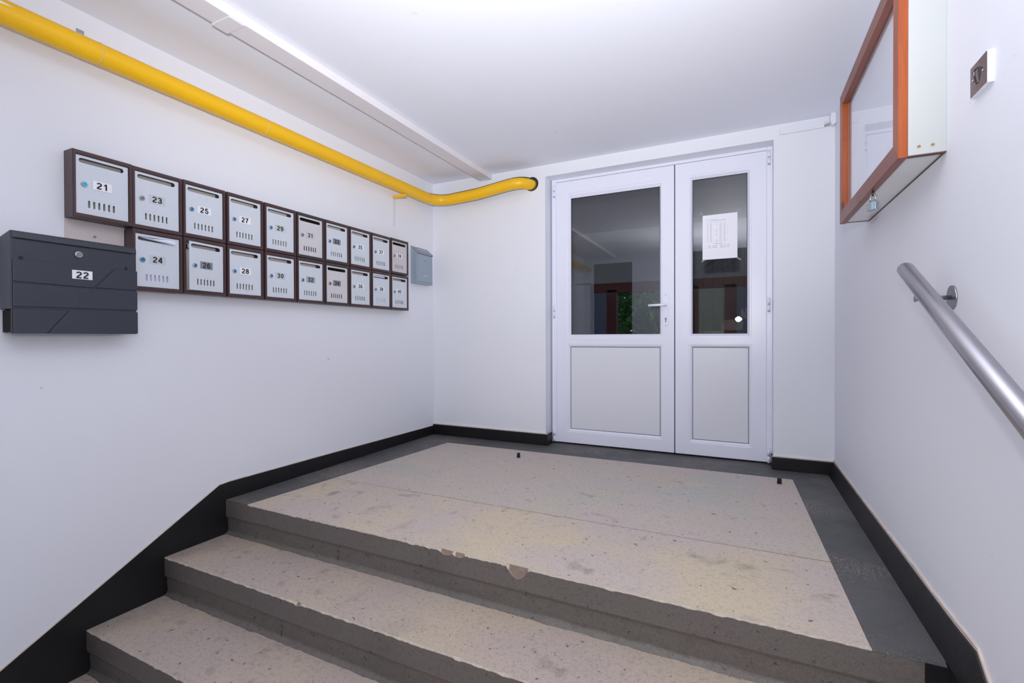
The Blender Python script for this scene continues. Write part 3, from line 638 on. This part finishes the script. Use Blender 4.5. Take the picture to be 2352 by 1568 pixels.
# small grey mailbox by the corner
t = thing('small_mailbox', (XL, 3.25, .445), 'small plain blue-grey mailbox with sloping lid near the wall corner', 'mailbox'); GB = (XL, 3.25, .445)
y0, y1 = 3.142, 3.362
MB().prism([(XL, y0, .447), (XL, y0, .750), (XL+.060, y0, .700), (XL+.060, y0, .447)], (0, y1-y0, 0)).build('body', GREYM, t, GB, bevel=.0015)
MB().prism([(XL, y0-.002, .751), (XL, y0-.002, .757), (XL+.066, y0-.002, .703), (XL+.066, y0-.002, .694), (XL+.0625, y0-.002, .694), (XL+.0615, y0-.002, .702)], (0, y1-y0+.004, 0)).build('lid', GREYR, t, GB, bevel=.001)
o = MB().prism([(XL+.030, y0+.055, .7345), (XL+.036, y0+.055, .7295), (XL+.036, y1-.055, .7295), (XL+.030, y1-.055, .7345)], (.0008, 0, .0010)).build('lid_highlight', mat('lid_shine', (226, 228, 234), .3), t, GB)  # pale strip painting a highlight on the sloping lid
MB().box((XL+.060, y0+.016, .462), (XL+.0625, y1-.012, .688)).build('door', GREYM, t, GB, bevel=.0008)
mb = MB()
for z_ in (.6885, .4605): mb.box((XL+.0598, y0+.012, z_), (XL+.0612, y1-.010, z_+.0025))
mb.build('door_joint', ANTHD, t, GB)
MB().tube([(XL+.0625, y0+.105, .655), (XL+.067, y0+.105, .655)], .0065, 16).build('lock', CHROME, t, GB)
o = MB().box((XL+.0625, y0+.112, .632), (XL+.0655, y0+.122, .646)).build('key_tab', GREYR, t, GB)
nf = MB().box((XL+.0625, y0+.078, .508), (XL+.0645, y0+.148, .526)).build('name_plate', mat('grey_name_plate', (176, 176, 180), .5), t, GB)
MB().box((XL+.0625, y0+.078, .526), (XL+.0665, y0+.148, .5285)).build('name_plate_hood', GREYR, t, GB)

# ------------------------------------------------------------------ yellow gas pipe
PR = .0435; PX = XL+.105; PZ = 1.150; PY = YB-.1
gp = thing('gas_pipe', (PX, 1.0, PZ), 'yellow painted gas pipe along the left wall, turning the corner into the back wall', 'pipe'); GPB = (PX, 1.0, PZ)
path = [(PX, -.66, PZ-.006), (PX, .7, PZ), (PX, 1.7, PZ+.001), (PX, 2.6, PZ+.002), (PX, PY-.14, PZ+.004)]
def arc(c, a0, a1, r, n, z0, z1): return [(c[0]+r*math.cos(a0+(a1-a0)*i/n), c[1]+r*math.sin(a0+(a1-a0)*i/n), z0+(z1-z0)*i/n) for i in range(1, n+1)]
path += arc((PX+.14, PY-.14), math.pi, math.pi/2, .14, 10, PZ+.004, PZ+.008)
path += [(-1.93, PY, 1.170), (-1.66, PY, 1.202)]
path += arc((-1.62, PY+.115), -math.pi/2, 0, .115, 9, 1.204, 1.216) and [(-1.62+.115*math.sin(a*math.pi/18), PY+.115-.115*math.cos(a*math.pi/18), 1.205+.011*a/9) for a in range(0, 10)]
path += [(-1.505, YB+.15, 1.217)]
MB().tube(path, PR, 36).build('pipe', YEL, gp, GPB)
def ringat(i0, t, w=.0022, rad=PR+.0014):
    a, b = Vector(path[i0]), Vector(path[i0+1]); p = a.lerp(b, t); d = (b-a).normalized(); return [p-d*w, p+d*w], rad
def rings_at_y(yv):
    for i in range(len(path)-1):
        if path[i][1] <= yv <= path[i+1][1]: return i, (yv-path[i][1])/(path[i+1][1]-path[i][1])
for yv in (1.0, 1.742, 2.620):
    i, tt_ = rings_at_y(yv); pp, rd = ringat(i, tt_); MB().tube(pp, rd, 36).build('paint_ring', YRING, gp, GPB)
for i in (4, 9, 13, 16, 24):
    if i < len(path)-1:
        pp, rd = ringat(i, .5 if i != 16 else .9); MB().tube(pp, rd, 36).build('paint_ring', YRING, gp, GPB)
pp = [Vector((-1.80, PY, 1.1855)), Vector((-1.797, PY, 1.1862))]; MB().tube(pp, PR+.0012, 36).build('paint_ring', YRING, gp, GPB)
# unpainted dark back of the bends
back = [Vector(p)+Vector((0, .006, .006)) for p in path[5:-2]]; back = [p+Vector((-.005, 0, 0)) if i < 8 else p for i, p in enumerate(back)]
MB().tube(back, PR-.0005, 30).build('unpainted_back', mat('tarred_back', (38, 42, 36), .7), gp, GPB)
# hole sleeve
me = plate_mesh('wall_sleeve', circle(-1.497, 1.216, .0555, 28), [circle(-1.503, 1.213, .045, 28)], .10, Matrix.Translation((-GPB[0], YB+.098-GPB[1], -GPB[2])) @ TO_YB, mat('tarred_back', (38, 42, 36), .7)); link('wall_sleeve', me, gp)
# direction arrow
mb = MB(); q = []
for yy_, dz in ((.700, .0105), (.700, .0215), (.742, .016)): 
    ang = math.asin(dz/PR)-.12; q.append((PX+math.cos(ang)*(PR+.0008), yy_, PZ+math.sin(ang)*(PR+.0008)))
mb.poly(q); mb.build('direction_arrow', LW, gp, GPB)
t = thing('pipe_bracket', (XL, 2.93, 1.0), 'yellow and white steel bracket holding the gas pipe near the corner', 'bracket'); RB = (XL, 2.93, 1.0)
MB().box((XL, 2.918, .880), (XL+.005, 2.946, 1.106)).prism([(XL, 2.918, .88), (XL, 2.925, .872), (XL, 2.939, .872), (XL, 2.946, .88)], (.005, 0, 0)).build('wall_leg', mat('white_painted_steel', (218, 218, 230), .5), t, RB, bevel=.001)
MB().box((XL+.0015, 2.944, .880), (XL+.004, 2.9475, 1.084)).build('leg_edge', YRING, t, RB)
MB().box((XL, 2.918, 1.086), (PX+.012, 2.946, 1.1055)).build('arm', YEL, t, RB, bevel=.002)
t = thing('pipe_clamp', (XL, .985, 1.20), 'galvanised clamp above the gas pipe near its left end', 'clamp'); RB = (XL, .985, 1.20)
MB().box((XL, .972, 1.228), (XL+.003, .998, 1.268)).build('tab', ZINC, t, RB, bevel=.001)
MB().tube([(XL+.003, .985, 1.250), (XL+.007, .985, 1.250)], .006, 6).build('nut', CHROME, t, RB)
MB().tube([(XL+.002, .985, 1.232), (PX-.03, .985, 1.195), (PX, .985, 1.190)], .005, 10).build('rod', ZINC, t, RB)

# ------------------------------------------------------------------ trunking on the ceiling
t = thing('cable_trunking', (-1.92, 1.0, ZC), 'white plastic cable trunking running along the ceiling above the gas pipe', 'trunking'); TB = (-1.92, 1.0, ZC)
def tprism(y0, y1, g): return MB().prism([(-1.978-g, y0, 1.3045-g), (-1.870+g, y0, 1.3045-g), (-1.870+g, y0, ZC-.0005), (-1.978-g, y0, ZC-.0005)], (.012*(y1-y0)/3.0, y1-y0, 0))
tprism(-.66, YB, 0).build('channel', TRUNK, t, TB, bevel=.003)
tprism(1.234, 1.303, .003).build('coupler', TRUNK, t, TB, bevel=.002)
# short conduit over the door's right side
t = thing('mini_conduit', (.34, YB, 1.30), 'short white mini conduit on the back wall, top right of the door', 'conduit'); TB = (.34, YB, 1.30)
MB().box((.219, YB-.014, 1.279), (.459, YB, 1.319)).build('channel', WALL, t, TB, bevel=.002)
MB().box((.459, YB-.003, 1.281), (.486, YB, 1.318)).build('base_strip', TRUNK, t, TB)
MB().tube([(.459, YB-.006, 1.290), (.472, YB-.01, 1.297), (.488, YB-.006, 1.299)], .0022, 8).tube([(.459, YB-.006, 1.285), (.470, YB-.009, 1.289), (.488, YB-.006, 1.288)], .002, 8).build('wire', GREYR, t, TB)
MB().prism([(.486, YB, ZC), (.484, YB, 1.30), (.492, YB, 1.278), (.503, YB, 1.274), (XR, YB, 1.284), (XR, YB, ZC)], (0, -.05, 0)).build('junction_cover', WALL, t, TB, bevel=.006)

# ------------------------------------------------------------------ notice case on the right wall
t = thing('notice_case', (XR, 2.16, .515), 'wooden framed glazed notice case with white sides on the right wall', 'notice case'); CB = (XR, 2.16, .515)
yn, yf, zb, zt, xb, xf = 1.717, 2.610, .512, 1.090, .430, .407
mb = MB(); mb.box((xb, yn, zb+.003), (XR, yn+.016, zt)); mb.build('near_side', MELA, t, CB, bevel=.001)
MB().box((xb, yf-.016-.012, zb+.003), (XR, yf-.012, zt)).build('far_side', MELA, t, CB)
MB().box((xb, yn+.016, zb+.005), (XR, yf-.028, zb+.021)).build('bottom_board', mat('melamine_underside_lightened', (232, 234, 234), .32), t, CB)  # same melamine as the sides, colour lightened to lift the shaded underside
MB().box((xb, yn+.016, zt-.02), (XR, yf-.028, zt)).build('top_board', MELA, t, CB)
MB().box((.437, yn+.016, zb+.022), (.443, yf-.028, zt-.021)).build('backboard', mat('white_backboard', (232, 234, 240), .6), t, CB)
mb = MB(); mb.box((xb, yn-.0008, zb+.0005), (XR, yn+.016, zb+.0032)).box((XR-.002, yn+.01, zb+.001), (XR, yf-.012, zb+.0052)).box((xb, yf-.0145, zb+.001), (XR, yf-.011, zb+.006)); mb.build('board_edge', MELE, t, CB)
W_ = .052
fr = bpy.data.objects.new('glazed_door', None); COL.objects.link(fr); fr.parent = t
mb = MB(); mb.prism([(xf, yn, zb), (xf, yn+W_, zb+W_), (xf, yn+W_, zt-W_), (xf, yn, zt)], (xb-xf, 0, 0)); mb.build('near_stile', WOODO, fr, CB, bevel=.0012)
mb = MB(); mb.prism([(xf, yf, zb), (xf, yf-W_, zb+W_), (xf, yf-W_, zt-W_), (xf, yf, zt)], (xb-xf, 0, 0)); mb.build('far_stile', WOODO, fr, CB, bevel=.0012)
mb = MB(); mb.prism([(xf, yn, zb), (xf, yf, zb), (xf, yf-W_, zb+W_), (xf, yn+W_, zb+W_)], (xb-xf, 0, 0)); mb.build('bottom_rail', WOODH, fr, CB, bevel=.0012)
mb = MB(); mb.prism([(xf, yn, zt), (xf, yf, zt), (xf, yf-W_, zt-W_), (xf, yn+W_, zt-W_)], (xb-xf, 0, 0)); mb.build('top_rail', WOODH, fr, CB, bevel=.0012)
gp_ = MB(); gp_.poly([(xf+.018, yn+W_-.006, zb+W_-.006), (xf+.018, yf-W_+.006, zb+W_-.006), (xf+.018, yf-W_+.006, zt-W_+.006), (xf+.018, yn+W_-.006, zt-W_+.006)]); gp_.build('glass_pane', GLASSC, fr, CB)
for xx in (.4545, .485): 
    s_ = MB().tube([(xx, yn, zb+.026), (xx, yn-.0015, zb+.026)], .0045, 14).build('screw', BRASS, t, CB)
    MB().box((xx-.0032, yn-.0019, zb+.0255), (xx+.0032, yn-.0014, zb+.0265)).build('screw_slot', INK, s_, CB)
# padlock
yl = 2.06; xl_ = .4185
MB().tube([(xl_, yl, zb+.002), (xl_, yl, zb-.018)], .0032, 10).build('staple', mat('dark_rusty_staple', (58, 42, 36), .6, .5), t, CB)
p = thing('padlock', (xl_, yl, zb-.055), 'small steel padlock hanging under the notice case', 'padlock'); LB = (xl_, yl, zb-.055)
u = Matrix.Rotation(.5, 3, 'Z')
def pv(a, b, c): v = u @ Vector((a, b, c)); return (xl_+v.x, yl+v.y, zb-.055+v.z)
arcp = [pv(0, -.0115, .012)]+[pv(0, -.0115, .030)]+[pv(0, -.0115*math.cos(k*math.pi/8), .032+.0115*math.sin(k*math.pi/8)) for k in range(9)]+[pv(0, .0115, .012)]
MB().tube(arcp, .0027, 12).build('shackle', CHROME, p, LB)
bx = MB()
pts = [pv(-.0075, -.019, -.014), pv(.0075, -.019, -.014), pv(.0075, .019, -.014), pv(-.0075, .019, -.014)]
bx.prism(pts, (0, 0, .029)); bx.build('lock_body', ZINC, p, LB, bevel=.003, seg=3)
MB().prism([pv(-.008, -.014, -.012), pv(-.008, -.002, -.012), pv(-.0076, -.002, -.012), pv(-.0076, -.014, -.012)], (0, 0, .025)).build('blue_label', mat('light_blue_label', (140, 186, 214), .5), p, LB)

# ------------------------------------------------------------------ metal wall box on the right wall
t = thing('wall_switch_plate', (XR, 1.485, .577), 'dark metal plate with fan-shaped opening set in white plaster on the right wall', 'switch'); WB_ = (XR, 1.485, .577)
MB().box((XR-.0115, 1.443, .5765), (XR, 1.527, .650)).build('plaster_surround', WBOX, t, WB_, bevel=.001)
fan = [(-1.5275+.0835*u_, .578+.070*v_) for u_, v_ in ((.36, .28), (.42, .24), (.50, .23), (.58, .25), (.63, .31), (.72, .45), (.82, .58), (.74, .66), (.62, .74), (.48, .80), (.32, .83), (.12, .79), (.22, .60))]
me = plate_mesh('metal_plate', rect(-1.5275, -1.4440, .578, .648), [fan], .0014, Matrix.Translation((XR-.0115-WB_[0], -WB_[1], -WB_[2])) @ TO_XR, PLATE); link('metal_plate', me, t)
MB().box((XR-.0118, 1.46, .585), (XR-.0116, 1.51, .64)).build('dark_recess', mat('recess_black', (14, 14, 18), .4), t, WB_)
MB().prism([(XR-.0128, 1.483, .597), (XR-.0128, 1.491, .597), (XR-.0128, 1.503, .630), (XR-.0128, 1.491, .632)], (.002, 0, 0)).build('rocker', mat('smoked_rocker', (70, 78, 82), .25), t, WB_, bevel=.0005)
for yy_, zz_ in ((1.4605, .6125), (1.5125, .6125)): MB().tube([(XR-.0125, yy_, zz_), (XR-.0145, yy_, zz_)], .0028, 12).build('screw', CHROME, t, WB_)

# ------------------------------------------------------------------ handrail
t = thing('handrail', (.44, 1.67, .10), 'brushed stainless steel handrail sloping down the right wall', 'handrail'); HB = (.44, 1.67, .10)
xr = .4415; sl = .51
ye, ze = 1.785, .200
MB().tube([(xr, ye, ze), (xr, ye-.004, ze-.002), (xr, .55, ze-sl*(ye-.55))], [.0205, .0212, .0212], 48).build('rail', STEEL, t, HB)
for yb in (1.671, .75):
    zb_ = .104 if yb > 1 else ze-sl*(ye-yb)-.036
    br = MB().tube([(XR, yb, zb_), (XR-.004, yb, zb_)], [.033, .0325], 36).build('wall_disc', STEEL, t, HB)
    zr = ze-sl*(ye-yb)
    MB().tube([(XR-.003, yb, zb_), (xr-.006, yb, zb_-.001)], .0062, 16).tube([(xr+.004, yb, zb_), (xr+.002, yb, zr-.016)], .0058, 14).tube([(xr-.004, yb, zb_-.001), (xr-.008, yb, zb_-.001)], .0085, 16).build('bracket_arm', STEEL, t, HB)

# ------------------------------------------------------------------ beyond the door: vestibule, entrance door, shrubs
S(MB().box((-2.6, YD+.14, ZF-.1), (1.2, 6.2, ZF)).build('floor_vestibule', BORD))
GW = mat('vestibule_grey_paint', (150, 152, 158), .7)
S(MB().box((-2.75, YD+.14, ZF-.1), (-2.6, 6.2, 1.6)).box((1.2, YD+.14, ZF-.1), (1.35, 6.2, 1.6)).box((-2.6, YD+.14, 1.35), (1.2, 6.2, 1.5)).box((-2.6, 6.0, .685), (1.2, 6.15, 1.4)).box((-2.6, 6.0, ZF), (-1.76, 6.15, .7)).build('wall_vestibule', GW))
e = thing('door_3', (-1.0, 6.0, ZF), None, None, kind='structure'); EB = (-1.0, 6.0, ZF)
mb = MB(); mb.box((-1.76, 5.97, .565), (1.2, 6.05, .685)); 
for x0, x1 in ((-1.76, -1.73), (-1.545, -1.42), (-.72, -.45), (-.05-.12, -.045), (.35, .5)): mb.box((x0, 5.97, ZF), (x1, 6.05, .60))
mb.box((-1.73, 5.98, ZF), (-1.545, 6.03, -.5)).box((-.45, 5.98, ZF), (-.17, 6.03, -.1)); mb.build('door_frame', REDB, e, EB)
MB().box((-1.73, 6.0, -.5), (-1.545, 6.012, .62)).build('wired_glass', MESHG, e, EB); MB().box((-.045, 6.0, ZF), (.35, 6.012, .58)).build('wired_glass', MESHG, e, EB)
MB().box((-.45, 6.0, -.1), (-.17, 6.012, .58)).build('pale_panel', TILE, e, EB)
S(MB().box((-8, 6.15, -1.3), (6, 22, -.95)).build('floor_outside', mat('garden_soil', (80, 84, 60), .9)))
def shrub(x, y, h, r, seed, label, n=1500):
    rnd = random.Random(seed); t = thing('shrub', (x, y, -.95), label, 'shrub', 'green shrubs outside the entrance')
    n = 4200
    mb = MB(); mb.tube([(x, y, -.95), (x+.05, y, -.95+h*.4), (x, y+.05, -.95+h*.7)], [.05, .035, .015], 8)
    for k in range(6):
        a = k*1.05; mb.tube([(x, y, -.95+h*.35), (x+r*.6*math.cos(a), y+r*.6*math.sin(a), -.95+h*(.55+.05*k))], [.02, .006], 6)
    mb.build('stem', BARK, t, (x, y, -.95))
    mb = MB()
    for k in range(n):
        while True:
            v = Vector((rnd.uniform(-1, 1), rnd.uniform(-1, 1), rnd.uniform(-1, 1)))
            if .3 < v.length < 1: break
        c = Vector((x+v.x*r, y+v.y*r, -.95+h*.55+v.z*h*.5)); d = Vector((rnd.gauss(0, 1), rnd.gauss(0, 1), rnd.gauss(0, 1))).normalized()*rnd.uniform(.045, .08); s2 = d.cross(Vector((rnd.gauss(0, 1), rnd.gauss(0, 1), rnd.gauss(0, 1)))).normalized()*d.length*.45
        mb.poly([c-d, c+s2, c+d, c-s2])
    o = mb.build('foliage', [LEAF1, LEAF2][seed % 2], t, (x, y, -.95)); o['kind'] = 'stuff'
LEAF1 = mat('green_leaves', (86, 140, 48), .5, 0, .3, 8); LEAF2 = mat('deep_green_leaves', (60, 112, 46), .5, 0, .3, 8)
for i, (x, y, h, r, lb) in enumerate(((-1.7, 7.4, 2.2, .70, 'leafy green shrub just outside the entrance, seen through the wide door pane'), (-1.6, 9.4, 3.0, .95, 'taller green shrub behind the first, seen through the wide door pane'), (-3.9, 9.9, 3.4, 1.1, 'dark green shrub at the left beyond the entrance'), (.35, 8.6, 2.4, .8, 'green shrub to the right beyond the entrance'))):
    shrub(x, y, h, r, i+3, lb)

# ------------------------------------------------------------------ stairwell behind the camera: upper flight railing (seen mirrored)
t = thing('stair_railing', (-1.0, -1.3, -1.564), 'dark painted metal stair railing reflected in the door glass', 'railing'); SB = (-1.0, -1.3, -1.564)
def rl(x): return .50+(x+1.62)*.62
MB().tube([(-1.62, -1.3, .1), (-1.66, -1.3, .3), (-1.60, -1.3, .52), (.45, -1.3, rl(.45))], .022, 10).build('handrail', RAILG, t, SB)
MB().tube([(-1.60, -1.3, rl(-1.6)-.2), (.45, -1.3, rl(.45)-.2)], .009, 8).build('lower_rail', RAILG, t, SB)
for k in range(13):
    x = -1.5+k*.155; MB().tube([(x, -1.3, max(-1.5, rl(x)-1.15)), (x, -1.3, rl(x))], .008, 8).build('baluster', RAILG, t, SB)
t = thing('floor_flight', (-1.0, -1.8, -1.564), None, None, kind='structure')
for k in range(9):
    x = -1.45+k*.29; zz = rl(x)-1.05; 
    if x+.29 < XR: MB().box((x, -2.4, zz-.17), (x+.32, -1.32, zz)).build('tread', TREAD, t, (-1.0, -1.8, -1.564))
